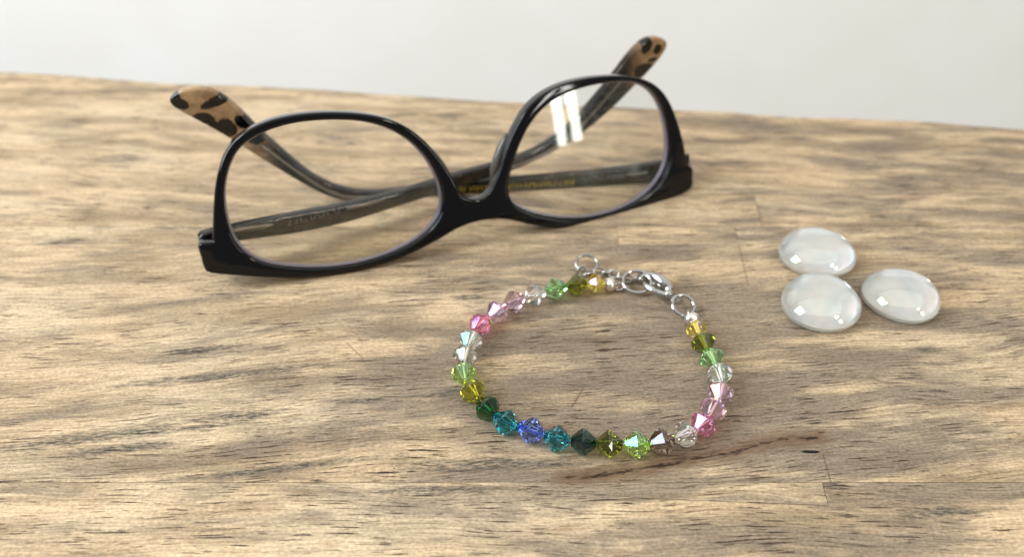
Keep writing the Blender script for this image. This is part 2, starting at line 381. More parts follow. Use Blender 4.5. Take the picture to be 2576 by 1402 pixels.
tabletop = bpy.data.objects.new('tabletop', core); C.objects.link(tabletop)
tabletop['kind'] = 'structure'
tabletop['grain_slope'] = 0.0; tabletop['tone'] = 0.5; tabletop['grain_seed'] = 0.0
G_ = 0.05
def stave(x0, x1, y0, y1, slope, tone, seed, skew=0.0, top=0.0):
    """one glued stave; y1 None = runs to the sawn back edge"""
    a = [(x0 + G_, y0 + G_), (x1 - G_, y0 + G_)]
    if y1 is None:
        xs = [x for x, _ in edge_pts if x0 + .5 < x < x1 - .5]
        a += [(x1 - G_, top_y(x1))] + [(x, top_y(x)) for x in reversed(xs)] + [(x0 + G_, top_y(x0))]
    else:
        a += [(x1 + skew - G_, y1 - G_), (x0 + (skew if x0 > -390 else 0) + G_, y1 - G_)]
    V, F = prism(a, -3.0, top, 0.06)
    o = part('stave', new_mesh('stave', V, F, WOOD), tabletop)
    o['grain_slope'] = slope; o['tone'] = tone; o['grain_seed'] = seed
    return o
Y0, Y1, Y2, Y3, Y4 = 98.5, 182.0, 190.8, 208.4, 226.0
def stave_poly(poly, slope, tone, seed):
    n = len(poly); P = [Vector(p) for p in poly]; Q = []
    for i in range(n):
        a = (P[i] - P[i - 1]).normalized(); c = (P[(i + 1) % n] - P[i]).normalized()
        k = Vector((-(a.y + c.y), a.x + c.x)); k = k / max(.3, (1 + a.dot(c)))
        Q.append(P[i] + k * G_)
    V, F = prism(Q, -3.0, 0.0, 0.05)
    o = part('stave', new_mesh('stave', V, F, WOOD), tabletop)
    o['grain_slope'] = slope; o['tone'] = tone; o['grain_seed'] = seed
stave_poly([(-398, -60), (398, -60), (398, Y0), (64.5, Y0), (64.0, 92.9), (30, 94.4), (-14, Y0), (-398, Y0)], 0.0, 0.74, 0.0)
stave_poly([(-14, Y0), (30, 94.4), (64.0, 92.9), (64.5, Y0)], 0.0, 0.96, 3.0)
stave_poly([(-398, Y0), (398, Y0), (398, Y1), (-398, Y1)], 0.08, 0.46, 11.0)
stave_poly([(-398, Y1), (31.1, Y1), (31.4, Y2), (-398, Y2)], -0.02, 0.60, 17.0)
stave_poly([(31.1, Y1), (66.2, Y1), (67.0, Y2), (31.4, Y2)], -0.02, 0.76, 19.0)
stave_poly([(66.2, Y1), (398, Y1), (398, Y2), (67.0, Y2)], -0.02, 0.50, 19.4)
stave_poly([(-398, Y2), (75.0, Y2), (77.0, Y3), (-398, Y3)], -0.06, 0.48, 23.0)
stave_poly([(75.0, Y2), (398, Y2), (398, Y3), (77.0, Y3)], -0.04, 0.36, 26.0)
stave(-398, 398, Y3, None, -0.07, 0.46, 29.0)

# the plain wall behind the table
m, nt, b = mat('matt_wall_paint')
x, y, z = coords(nt)
n1 = noise(nt, vec(nt, x / 160, z / 120, 0), 1, 3)
c = mix(nt, n1.ramp(.3, .7), srgb(240, 235, 226), srgb(244, 240, 233)); nt.links.new(c, b.inputs['Base Color'])
b.inputs['Roughness'].default_value = 0.85
n2 = noise(nt, vec(nt, x / 4, z / 4, 0), 1, 4); bump(nt, b, n2, 0.0003, 0.5)
wv = [(-2.2, 0, -1), (2.2, 0, -1), (2.2, 0, 1.4), (-2.2, 0, 1.4), (-2.2, .08, -1), (2.2, .08, -1), (2.2, .08, 1.4), (-2.2, .08, 1.4)]
wf = [(0, 1, 2, 3), (5, 4, 7, 6), (3, 2, 6, 7), (4, 5, 1, 0), (1, 5, 6, 2), (4, 0, 3, 7)]
wall = bpy.data.objects.new('wall', new_mesh('wall', wv, wf, m)); C.objects.link(wall)
wall.location = (0, 0.75, 0); wall.rotation_euler = (0, 0, math.radians(-9)); wall['kind'] = 'structure'

# ------------------------------------------------------------------ eyeglasses
ORG, AX, AN, AU = Vector(ORG), Vector(AX), Vector(AN), Vector(AU)
C2 = 0.0009
BASE = Vector((ORG.x, ORG.y, 0)) * MM
def front(p):          # local (x right, y away from the camera, z up), mm -> metres from the base of the glasses
    return (ORG + AX * p[0] - AN * p[1] + AU * p[2]) * MM - BASE
glasses = thing('eyeglasses', 'eyeglasses with glossy black rims and tortoiseshell tips lying upside down on the wood', 'eyeglasses', BASE)

def acetate(name, col, rough=0.12):
    m, nt, b = mat(name)
    b.inputs['Base Color'].default_value = col; b.inputs['Roughness'].default_value = rough
    x, y, z = coords(nt)
    n = noise(nt, vec(nt, x / 1.5, y / 1.5, z / 1.5), 1, 5, .7)
    nt.links.new((n * 0.10 + (rough - .05)).k, b.inputs['Roughness'])
    return m, nt, b
BLACK, nt, b = acetate('black_acetate', (0.002, 0.002, 0.003, 1), .05)
b.inputs['IOR'].default_value = 1.38

corner = {0, 1, 2, 3, 4, 5}
out_pts = relax(OUTER, .3, 2, keep={0, 1, 2, 3, 4, 5} | set(range(25, 36)) | {54, 55, 56, 57})
outer = smooth_loop(out_pts, sub=3)
ap = [smooth_loop(relax(P_, .3, 2), sub=3) for P_ in (APERTURE_A, APERTURE_B)]
DEPTH = 4.6
me = plate('rim', [outer] + ap, DEPTH / 2, 0.75, 4)
for v in me.vertices:
    X, Z, D = v.co.x, v.co.y, v.co.z
    # the brow edge and the end pieces are a little deeper than the slim rims
    k = 1.0 + 0.25 * max(0.0, min(1.0, (abs(X) - 58) / 12))
    Y = C2 * X * X + (DEPTH / 2 - D * k) + (k - 1) * DEPTH * .5
    v.co = front((X, Y, Z))
me.materials.append(BLACK); fix_normals(me)
for p in me.polygons: p.use_smooth = True
sharp(me, 32)
part('front_frame', me, glasses)

# lenses: thin coated plastic, curved, with a pale bevelled rim that shows inside the frame
LENS = bpy.data.materials.new('coated_lens'); LENS.use_nodes = True
nt = LENS.node_tree; nt.nodes.clear()
o_ = nt.nodes.new('ShaderNodeOutputMaterial'); mx = nt.nodes.new('ShaderNodeMixShader')
tr = nt.nodes.new('ShaderNodeBsdfTransparent'); gl = nt.nodes.new('ShaderNodeBsdfGlossy'); fr = nt.nodes.new('ShaderNodeFresnel')
tr.inputs[0].default_value = (0.985, 0.98, 0.975, 1); gl.inputs['Roughness'].default_value = 0.05
gl.inputs['Color'].default_value = (0.92, 1.0, 0.93, 1); fr.inputs['IOR'].default_value = 1.5
f_ = G(nt, fr.outputs[0]) * 0.9
nt.links.new(f_.k, mx.inputs[0]); nt.links.new(tr.outputs[0], mx.inputs[1]); nt.links.new(gl.outputs[0], mx.inputs[2])
hz = nt.nodes.new('ShaderNodeBsdfGlossy'); hz.inputs['Roughness'].default_value = .38; hz.inputs['Color'].default_value = (1.0, .93, .90, 1)
tc = nt.nodes.new('ShaderNodeTexCoord'); sp = nt.nodes.new('ShaderNodeSeparateXYZ'); nt.links.new(tc.outputs['Object'], sp.inputs[0])
lx, ly, lz = [G(nt, sp.outputs[i]) * 1000.0 for i in range(3)]
sm = noise(nt, vec(nt, lx / 9.0, ly / 9.0, lz / 5.0), 1, 5, .6, 1.5).ramp(.45, .72, .0, .026)      # smears added for haze and pinkish reflections
m3 = nt.nodes.new('ShaderNodeMixShader'); nt.links.new(sm.k, m3.inputs[0])
nt.links.new(mx.outputs[0], m3.inputs[1]); nt.links.new(hz.outputs[0], m3.inputs[2])
nt.links.new(m3.outputs[0], o_.inputs[0])
RIMEDGE, nt, b = mat('frosted_lens_edge')
b.inputs['Base Color'].default_value = srgb(150, 138, 158); b.inputs['Roughness'].default_value = 0.35
b.inputs['Transmission Weight'].default_value = 0.25; b.inputs['IOR'].default_value = 1.5
for side, L in enumerate(ap):
    n = len(L); cx = sum(p.x for p in L) / n; cz = sum(p.y for p in L) / n
    hx = max(abs(p.x - cx) for p in L); hz = max(abs(p.y - cz) for p in L)
    def Ysurf(x, z): return C2 * x * x + 2.6 - 1.7 * (1 - ((x - cx) / hx) ** 2 * .7 - ((z - cz) / hz) ** 2 * .5)
    V, F = [], []
    rings = [i / 14 for i in range(1, 15)]
    for face in (0, 1):
        V.append(front((cx, Ysurf(cx, cz) + face * 1.5, cz)))
        for r in rings:
            s = r * 1.012
            for p in L:
                X, Z = cx + (p.x - cx) * s, cz + (p.y - cz) * s
                V.append(front((X, Ysurf(X, Z) + face * 1.5, Z)))
        b0 = face * (1 + 14 * n)
        for k in range(n): F.append((b0, b0 + 1 + k, b0 + 1 + (k + 1) % n))
        for i in range(13):
            for k in range(n):
                a_ = b0 + 1 + i * n
                F.append((a_ + k, a_ + (k + 1) % n, a_ + n + (k + 1) % n, a_ + n + k))
    me = new_mesh('lens', V, F, LENS, True); fix_normals(me)
    lens = part('lens', me, glasses)
    # bevel band of the lens, seen as a lilac line along the aperture
    V, F = [], []
    for (s, dy) in ((1.006, -0.15), (0.985, 0.25), (0.983, 1.3), (1.006, 1.7)):
        for p in L:
            X, Z = cx + (p.x - cx) * s, cz + (p.y - cz) * s
            V.append(front((X, Ysurf(X, Z) + dy, Z)))
    for i in range(3):
        for k in range(n): F.append((i * n + k, i * n + (k + 1) % n, (i + 1) * n + (k + 1) % n, (i + 1) * n + k))
    me = new_mesh('lens_edge', V, F, RIMEDGE, True); fix_normals(me); part('lens_edge', me, lens)

# end pieces reaching back to the hinges
for (x0, x1, z0, z1) in ((-76.4, -68.5, 9.3, 15.2), (65.5, 72.2, 6.2, 12.4)):
    me = plate('end_piece', [[Vector(p) for p in ((x0, z0), (x1, z0 - .4), (x1, z1), (x0, z1 - .2))]], 2.6, 0.5, 3)
    for v in me.vertices:
        X, Z, D = v.co.x, v.co.y, v.co.z
        v.co = front((X, C2 * X * X + 4.6 + 1.4 - D, Z))
    me.materials.append(BLACK); fix_normals(me)
    for p in me.polygons: p.use_smooth = True
    sharp(me, 32); part('end_piece', me, glasses)

# nose pads moulded in smoky acetate behind the bridge
PAD, nt, b = acetate('smoky_nose_pad', (0.16, 0.145, 0.13, 1), .22)
b.inputs['Transmission Weight'].default_value = 0.5
b.inputs['IOR'].default_value = 1.45
for pts in (((-6.6, 16.0), (-8.4, 20.5), (-10.6, 26.0), (-12.6, 30.5)), ((4.8, 17.4), (6.2, 21.0), (8.4, 26.0), (10.8, 30.5))):
    path = []; rad = []
    for i, t_ in enumerate([k / 14 for k in range(15)]):
        j = min(int(t_ * 3), 2); f = t_ * 3 - j
        X = pts[j][0] * (1 - f) + pts[j + 1][0] * f; Z = pts[j][1] * (1 - f) + pts[j + 1][1] * f
        q = (ORG + AX * X - AN * (4.6 + C2 * X * X) + AU * Z) - Vector((ORG.x, ORG.y, 0))
        path.append(q); rad.append(0.25 + 1.55 * math.sin(math.pi * (0.04 + .92 * t_)) ** .6)
    V, F = tube(path, rad, 14); me = new_mesh('nose_pad', V, F, PAD, True); fix_normals(me); part('nose_pad', me, glasses)

# temples
SILVER, nt, b = mat('polished_silver')
b.inputs['Metallic'].default_value = 1.0; b.inputs['Base Color'].default_value = (0.48, 0.47, 0.46, 1); b.inputs['Roughness'].default_value = 0.10
x, y, z = coords(nt); n = noise(nt, vec(nt, x * 2, y * 2, z * 2), 1, 3); nt.links.new((n * 0.12 + .02).k, b.inputs['Roughness'])
def tortoise(name, spots, s_tip):
    m, nt, b = acetate(name, (0.02, 0.015, 0.015, 1), .08)
    x, y, z = coords(nt)
    wob = (noise(nt, vec(nt, x / 2.0, z / 2.0, 1.0), 1, 2) - .5) * 0.9
    spot = None
    for (sx, sz, a, bb) in spots:
        u = (x - sx) * (1 / max(a, .6)); v = (z - sz + (x - sx) * (0.38 if a > 3.4 else 0.0)) * (1 / max(bb, .6))
        d = ((u * u + v * v).sqrt() + wob).ramp(1.12, 1.24, 1.0, 0.0)
        spot = d if spot is None else spot.max(d)
    cloud = noise(nt, vec(nt, x / 5.0, z / 3.0, 4.0), 1, 3)
    tan = mix(nt, cloud.ramp(.35, .65), srgb(132, 104, 74), srgb(166, 136, 100))
    tan = mix(nt, noise(nt, vec(nt, x / 3.0, z / 3.0, 14.0), 1, 2).ramp(.60, .72) * .6, tan, srgb(120, 60, 46))
    tip = mix(nt, spot, tan, srgb(5, 5, 6))
    mott = noise(nt, vec(nt, x / 6.0, z / 2.5, 8.0), 1, 4, .6)
    shaft = mix(nt, mott.ramp(.45, .62), srgb(12, 10, 10), srgb(46, 37, 33))
    c = mix(nt, (x + wob * 4.0).ramp(s_tip - 5, s_tip + 4), shaft, tip)
    nt.links.new(c, b.inputs['Base Color'])
    b.inputs['IOR'].default_value = 1.46
    return m
def temple(P_, base, direction, spots, s_tip, keep_n, thick, label):
    e = Vector(direction); base = Vector(base)
    nn = Vector((e.y, -e.x, 0))
    if nn.y > 0: nn = -nn                    # towards the viewer's side
    nu = len(P_) // 2
    pts = [(p[0], max(p[1], 0.08) + (0.5 if (i < nu and 5 < p[0] < 100) else 0.0)) for i, p in enumerate(P_)]
    pts = relax([Vector((p[0], p[1])) for p in pts], .3, 2, keep={0, len(pts) - 1})
    L = smooth_loop(pts, sub=3)
    me = plate('temple', [L], thick / 2, 0.85, 4)
    zup = Vector((0, 0, 1))
    ang = math.atan2(e.y, e.x)
    back = -nn
    sgn = 1 if e.cross(zup).dot(nn) > 0 else -1
    for v in me.vertices:
        s_, z_, d_ = v.co.x, max(v.co.y, .03), v.co.z
        v.co = Vector((s_, sgn * (thick / 2 + d_), z_)) * MM
    me.materials.append(tortoise('tortoiseshell_acetate', spots, s_tip)); fix_normals(me)
    for p in me.polygons: p.use_smooth = True
    sharp(me, 34)
    o = part('temple', me, glasses, (base * MM - BASE), label, (0, 0, ang))
    return o, sgn
tR, sR = temple(TEMPLE_R, TEMPLE_R_BASE, TEMPLE_R_DIR, SPOTS_R, 131, 0, 3.1, 'folded temple with gold lettering and a tan tortoiseshell tip')
tL, sL = temple(TEMPLE_L, TEMPLE_L_BASE, TEMPLE_L_DIR, SPOTS_L, 139, 0, 3.1, 'folded temple whose tortoiseshell tip rises above the far lens')
# highlights painted as pale strips + hinge plate + lettering on each inner face
GOLD, nt, b = mat('gold_foil_lettering')
b.inputs['Base Color'].default_value = srgb(176, 152, 34); b.inputs['Roughness'].default_value = .5; b.inputs['Metallic'].default_value = .35
GREYINK, nt, b = mat('pale_lettering')
b.inputs['Base Color'].default_value = srgb(120, 108, 104); b.inputs['Roughness'].default_value = .5
HIGHLIGHT, nt, b = acetate('pale_highlight_stripe', srgb(116, 106, 90), .12)
def on_face(t, sgn, s, z, out): return Vector((s, -sgn * out, z)) * MM
def bar(path, sgn, w, h, t):      # raised strip on the inner face following (s,z) points
    V, F = [], []
    for i, (s, z) in enumerate(path):
        f = 1.0 if 0 < i < len(path) - 1 else .35
        for (dz, o_) in ((-h / 2 * f, -.3), (-h / 2 * f, t * .6), (0, t), (h / 2 * f, t * .6), (h / 2 * f, -.3)):
            V.append(on_face(None, sgn, s, z + dz, o_))
    for i in range(len(path) - 1):
        for k in range(4): F.append((i * 5 + k, i * 5 + k + 1, i * 5 + 6 + k, i * 5 + 5 + k))
    F.append((0, 1, 2, 3, 4)); q = (len(path) - 1) * 5; F.append((q + 4, q + 3, q + 2, q + 1, q))
    return V, F
for (t, sgn, bars) in ((tL, sL, [((5, 13.2), (10, 12.2), (14, 11.5), (17, 11.4)), ]), (tR, sR, [((13, 4.6), (17, 4.3), (20.5, 4.3)), ])):
    V, F = bar(bars[0], sgn, 0, 1.5, .45); me = new_mesh('hinge', V, F, SILVER, True); fix_normals(me); sharp(me, 30); part('hinge', me, t)
V, F = bar([(s, z) for s, z in ((38, 9.3), (41, 9.2), (45, 8.9), (50, 8.8))], sL, 0, 1.1, .25)
me = new_mesh('highlight_stripe', V, F, HIGHLIGHT, True); fix_normals(me); part('highlight_stripe', me, tL)
V, F = bar([(s, z) for s, z in ((84, 2.0), (92, 1.75), (98, 1.5), (103, 1.3), (107, 1.5), (110, 2.2), (114, 4.3), (118, 7.6), (122, 11.6), (127, 17.0), (131, 21.5))], sR, 0, 1.15, .25)
me = new_mesh('highlight_stripe', V, F, HIGHLIGHT, True); fix_normals(me); part('highlight_stripe', me, tR)
V, F = bar([(s, z) for s, z in ((88, 7.7), (94, 7.3), (100, 7.7), (106, 9.0), (112, 11.1), (118, 14.6), (124, 19.4), (130, 24.6), (135, 29))], sL, 0, 1.0, .25)
me = new_mesh('highlight_stripe', V, F, HIGHLIGHT, True); fix_normals(me); part('highlight_stripe', me, tL)
def lettering(t, sgn, s0, s1, zc, h, mat_, seed):
    """tiny upright and slanting strokes; too small and blurred in the picture to be read"""
    random.seed(seed); V, F = [], []
    s = s0
    while s < s1:
        w = random.uniform(.75, 1.15)
        zc_ = zc(s)
        for q in range(random.choice((2, 2, 3))):
            kind = random.choice('vvhsd')
            if kind == 'v': a, b_ = (random.uniform(0, w), -h / 2), (random.uniform(0, w), h / 2)
            elif kind == 'h': zz = random.choice((-h / 2, 0, h / 2)); a, b_ = (0, zz), (w, zz)
            elif kind == 's': a, b_ = (0, -h / 2), (w, h / 2)
            else: a, b_ = (w, -h / 2), (0, h / 2)
            d = Vector((b_[0] - a[0], b_[1] - a[1])); 
            if d.length < .1: continue
            nrm = Vector((-d.y, d.x)).normalized() * .10
            i = len(V)
            for (px, pz) in ((a[0] + nrm.x, a[1] + nrm.y), (a[0] - nrm.x, a[1] - nrm.y), (b_[0] - nrm.x, b_[1] - nrm.y), (b_[0] + nrm.x, b_[1] + nrm.y)):
                V.append(on_face(t, sgn, s + px, zc_ + pz, .03 + q * .004))
            F.append((i, i + 1, i + 2, i + 3))
        s += w + .32
        if random.random() < .12: s += .7
    me = new_mesh('lettering', V, F, mat_); part('lettering', me, t)
lettering(tR, sR, 37, 78, lambda s: 2.2 + (60 - s) * .006, 1.7, GOLD, 3)
lettering(tR, sR, 21, 35, lambda s: 3.6, 1.3, GREYINK, 4)
lettering(tL, sL, 21, 36, lambda s: 10.2 - (s - 21) * .05, 1.5, GREYINK, 6)

# ------------------------------------------------------------------ bracelet
def crystal(name, col, film=0.0, film_ior=1.9, rough=0.0, ior=1.6):
    m, nt, b = mat(name)
    b.inputs['Base Color'].default_value = col
    b.inputs['Roughness'].default_value = rough; b.inputs['IOR'].default_value = ior
    b.inputs['Transmission Weight'].default_value = 1.0
    if film:
        b.inputs['Thin Film Thickness'].default_value = film; b.inputs['Thin Film IOR'].default_value = film_ior
    return m
PAL = {
 'yellow': (crystal('yellow_crystal', (1.0, 0.82, 0.14, 1), 300), 'yellow faceted bead'),
 'olive': (crystal('olive_crystal', (0.24, 0.27, 0.015, 1)), 'olive green faceted bead'),
 'green': (crystal('leaf_green_crystal', (0.42, 0.76, 0.34, 1), 220), 'soft leaf-green faceted bead'),
 'clear': (crystal('clear_crystal', (1.0, 1.0, 1.0, 1), 340), 'clear faceted bead with a rainbow sheen'),
 'mauve': (crystal('mauve_crystal', (0.82, 0.62, 0.74, 1), 260), 'pale mauve faceted bead'),
 'rose': (crystal('rose_crystal', (0.97, 0.66, 0.74, 1), 300), 'light rose faceted bead'),
 'pink': (crystal('pink_crystal', (0.93, 0.34, 0.50, 1), 300), 'strong pink faceted bead'),
 'smoke': (crystal('smoky_crystal', (0.76, 0.74, 0.66, 1)), 'greyish smoky faceted bead'),
 'brown': (crystal('brown_smoke_crystal', (0.42, 0.34, 0.28, 1)), 'smoky brown faceted bead'),
 'lime': (crystal('lime_crystal', (0.60, 0.90, 0.20, 1), 180), 'lime green faceted bead'),
 'olive2': (crystal('golden_olive_crystal', (0.60, 0.58, 0.04, 1)), 'golden olive faceted bead'),
 'emerald': (crystal('emerald_crystal', (0.003, 0.12, 0.025, 1)), 'dark emerald faceted bead'),
 'teal': (crystal('teal_crystal', (0.03, 0.42, 0.50, 1)), 'teal faceted bead'),
 'blue': (crystal('blue_crystal', (0.22, 0.36, 0.96, 1)), 'sapphire blue faceted bead'),
 'forest': (crystal('black_green_crystal', (0.004, 0.075, 0.05, 1)), 'near-black green faceted bead'),
}
ORDER = ['yellow', 'olive', 'green', 'clear', 'mauve', 'rose', 'pink', 'clear', 'smoke', 'lime', 'olive2', 'emerald', 'teal', 'blue', 'teal',
         'forest', 'olive', 'lime', 'brown', 'clear', 'pink', 'rose', 'mauve', 'clear', 'green', 'olive', 'yellow']
def bicone(L=5.5, R=3.05, hole=.5, end=1.05, n=8):
    """faceted double cone: table facets from the drill hole to a zig-zag girdle, with kite facets between"""
    V, F = [], []
    def ring(r, z, off):
        i = len(V)
        for k in range(n):
            a = 2 * math.pi * (k + off) / n; V.append(Vector((r * math.cos(a), r * math.sin(a), z)) * MM)
        return i
    h = L / 2
    hi = ring(hole, h, 0); ei = ring(end, h - .08, 0); ga = ring(R * .985, .36, 0); gb = ring(R, -.36, .5)
    eb = ring(end, -h + .08, .5); hb = ring(hole, -h, .5)
    for k in range(n):
        j = (k + 1) % n
        F.append((hi + k, ei + k, ei + j, hi + j))
        F.append((ei + k, ga + k, ga + j, ei + j))
        F.append((ga + k, gb + k, ga + j)); F.append((ga + j, gb + k, gb + j))
        F.append((gb + k, eb + k, eb + j, gb + j))
        F.append((eb + k, hb + k, hb + j, eb + j))
        # bore
    for k in range(n):
        j = (k + 1) % n
        F.append((hb + k, hi + k, hi + j)); F.append((hb + k, hi + j, hb + j))
    me = new_mesh('bead', V, F); fix_normals(me); return me
BASEB = Vector((18.0, 135.0, 0)) * MM
brace = thing('beaded_bracelet', 'ring-shaped bracelet of multicoloured faceted beads with a silver clasp', 'bracelet', BASEB)
NB = len(BEADS)
random.seed(11)
pathc = [(CRIMPS[0][0], CRIMPS[0][1])] + list(BEADS) + [(CRIMPS[1][0], CRIMPS[1][1])]
meshes = {}
for i in range(NB):
    key = ORDER[i]; m, lab = PAL[key]
    p = Vector(BEADS[i]); a = Vector(pathc[i]); c = Vector(pathc[i + 2])
    t = (c - a).normalized()
    gap = ((c - p).length + (p - a).length) / 2
    L = min(5.6, gap * .985) if i not in (0, NB - 1) else 4.3
    k = L / 5.5 if i in (0, NB - 1) else 1.0
    if key not in meshes:
        me = bicone(); me.materials.append(m); meshes[key] = me
    o = bpy.data.objects.new('bead', meshes[key]); link(o, brace)
    sc = .88 if i in (0, NB - 1) else 1.0
    o.scale = (sc, sc, sc if i in (0, NB - 1) else min(1.06, max(.96, gap / 5.6)))
    o.location = Vector((p.x, p.y, 2.86 * sc + (0.55 if sc < 1 else 0))) * MM - BASEB
    q = Vector((t.x, t.y, random.uniform(-.03, .03))).to_track_quat('Z', 'Y')
    o.rotation_mode = 'QUATERNION'
    from mathutils import Quaternion
    o.rotation_quaternion = q @ Quaternion((0, 0, 1), random.uniform(0, .78) if i not in (15, 16, 17) else .41)
    o['label'] = lab
THREAD, nt, b = mat('clear_thread')
b.inputs['Base Color'].default_value = (0.85, 0.84, 0.80, 1); b.inputs['Roughness'].default_value = .3
x, y, z = coords(nt); nt.links.new((noise(nt, vec(nt, x * 3, y * 3, z), 1, 2) * .3 + .2).k, b.inputs['Roughness'])
pts = [Vector((p[0], p[1], 2.86)) - Vector((18, 135, 0)) for p in pathc]
V, F = tube(pts, .19, 8); me = new_mesh('beading_wire', V, F, THREAD, True); fix_normals(me); part('beading_wire', me, brace)

def B(x, y, z): return Vector((x, y, z)) - Vector((18, 135, 0))
SATIN, nt, b = mat('satin_silver')
b.inputs['Metallic'].default_value = 1.0; b.inputs['Base Color'].default_value = (0.86, 0.84, 0.81, 1)
x, y, z = coords(nt); nt.links.new((noise(nt, vec(nt, x * 2, y * 2, z * 2), 1, 3) * .2 + .18).k, b.inputs['Roughness'])
# crimp covers: small silver beads closed with a seam
for (cx, cy, cz), nxt in zip(CRIMPS, (Vector((29.5, 160.9)), Vector((45.4, 149.6)))):
    d = (nxt - Vector((cx, cy))).normalized()
    V, F = [], []
    N, Mm = 20, 14
    u = Vector((d.x, d.y, 0)); w = Vector((-d.y, d.x, 0)); up = Vector((0, 0, 1))
    for i in range(Mm + 1):
        th = math.pi * i / Mm
        for k in range(N):
            a = 2 * math.pi * k / N
            r = 1.95 * math.sin(th) * (1 - .10 * math.exp(-((a - math.pi * .5) / .25) ** 2)) + .02
            V.append((B(cx, cy, 1.98) + u * (-1.6 * math.cos(th)) + w * (r * math.cos(a)) + up * (r * math.sin(a))) * MM)
    for i in range(Mm):
        for k in range(N): F.append((i * N + k, i * N + (k + 1) % N, (i + 1) * N + (k + 1) % N, (i + 1) * N + k))
    F.append(tuple(range(N))); F.append(tuple(Mm * N + k for k in range(N)))
    me = new_mesh('crimp_cover', V, F, SATIN, True); fix_normals(me); part('crimp_cover', me, brace)

def ring_pts(c, r, tilt_axis, tilt, rx=1.0, ry=1.0, n=40, yaw=0.0, gap=0.0):
    R_ = Matrix.Rotation(tilt, 3, Vector(tilt_axis)) @ Matrix.Rotation(yaw, 3, 'Z')
    out = []
    for k in range(n):
        a = 2 * math.pi * k / n
        out.append(Vector(c) + R_ @ Vector((r * rx * math.cos(a), r * ry * math.sin(a), 0)))
    return out
def ring(name, c, r, wire, axis=(1, 0, 0), tilt=0.0, rx=1.0, ry=1.0, yaw=0.0):
    V, F = tube(ring_pts(B(*c), r, axis, tilt, rx, ry, yaw=yaw), wire, 12, closed=True)
    me = new_mesh(name, V, F, SILVER, True); fix_normals(me); return part(name, me, brace)
ring('jump_ring', (33.6, 161.6, 2.4), 3.75, .48, (1, 0, 0), math.radians(20), 1.0, .92)
ring('jump_ring', (44.5, 152.0, 2.3), 2.95, .46, (1, .4, 0), math.radians(26))
ring('wire_loop', (28.9, 160.6, 1.5), 0.95, .28, (1, 0, 0), math.radians(60))
ring('wire_loop', (45.6, 149.2, 1.9), 0.90, .28, (0, 1, 0), math.radians(60))
# lobster clasp
A_ = Vector((35.6, 163.0, 2.9)); Z_ = Vector((42.4, 155.2, 2.2))
ax = (Z_ - A_).normalized(); sd = Vector((0, 0, 1)).cross(ax).normalized(); upv = ax.cross(sd).normalized()
if upv.z < 0: upv = -upv
def CL(s, w, h=0.0):                       # along, sideways, up -> relative to the bracelet's base
    q = A_ + ax * (s * 1.2) + sd * (w * 1.4) + upv * (h * 1.3)
    return q - Vector((18, 135, 0))
body = [CL(*p) for p in ((7.0, .35), (6.2, 1.25), (5.0, 1.75), (3.6, 1.95), (2.2, 1.95), (0.9, 1.7), (0.0, 1.1), (-.35, .25), (-.25, -.6), (.25, -1.15))]
rad = [1.0, 1.3, 1.5, 1.45, 1.3, 1.1, .9, .72, .6, .48]
V, F = tube([p + Vector((0, 0, 0)) for p in body], rad, 14); me = new_mesh('clasp_hook', V, F, SILVER, True); fix_normals(me)
clasp = part('clasp', me, brace)
lev = [CL(*p) for p in ((7.0, -.3), (6.2, -1.1), (5.0, -1.45), (3.6, -1.55), (2.2, -1.5), (1.0, -1.35))]
V, F = tube(lev, [.95, 1.05, .92, .78, .66, .52], 12); me = new_mesh('lever', V, F, SILVER, True); fix_normals(me); part('lever', me, clasp)
V, F = tube([CL(*p) for p in ((5.0, -1.4, .3), (5.1, -2.1, .7), (4.6, -2.5, 1.0))], [.42, .42, .30], 10); me = new_mesh('thumb_tab', V, F, SILVER, True); fix_normals(me); part('thumb_tab', me, clasp)
V, F = tube([CL(*p) for p in ((6.6, 0), (7.3, 0), (7.9, 0), (8.3, 0))], [1.3, 1.45, 1.2, .7], 14); me = new_mesh('swivel', V, F, SILVER, True); fix_normals(me); part('swivel', me, clasp)
V, F = tube(ring_pts(CL(9.2, 0), 0.95, ax, math.radians(35), 1.0, .9, n=28), .30, 10, closed=True); me = new_mesh('swivel_loop', V, F, SILVER, True); fix_normals(me); part('swivel_loop', me, clasp)
# extension chain lying behind the first beads, ending in a round ring
STEEL, nt, b = mat('dull_steel_chain')
b.inputs['Metallic'].default_value = 1.0; b.inputs['Base Color'].default_value = (0.40, 0.385, 0.36, 1); b.inputs['Roughness'].default_value = .28
x, y, z = coords(nt); nt.links.new((noise(nt, vec(nt, x * 2, y * 2, z * 2), 1, 3) * .25 + .14).k, b.inputs['Roughness'])
def chain_ring(name, c, r, wire, axis, tilt, rx=1.0, ry=1.0, yaw=0.0):
    V, F = tube(ring_pts(B(*c), r, axis, tilt, rx, ry, n=30, yaw=yaw), wire, 10, closed=True)
    me = new_mesh(name, V, F, STEEL, True); fix_normals(me); return part(name, me, brace)
chain_ring('end_ring', (20.7, 169.9, 2.3), 3.0, .44, (1, 0, 0), math.radians(24), 1.0, .85)
chain_ring('chain_link', (19.2, 166.4, 2.2), 1.35, .42, (1, 0, 0), math.radians(70))
cl = [(22.0, 166.6), (24.0, 167.0), (26.0, 166.9), (28.0, 166.0), (29.8, 164.7), (31.4, 163.9), (33.3, 163.9), (35.3, 164.3), (37.2, 164.3), (39.0, 163.2), (40.0, 161.4), (40.3, 159.6)]
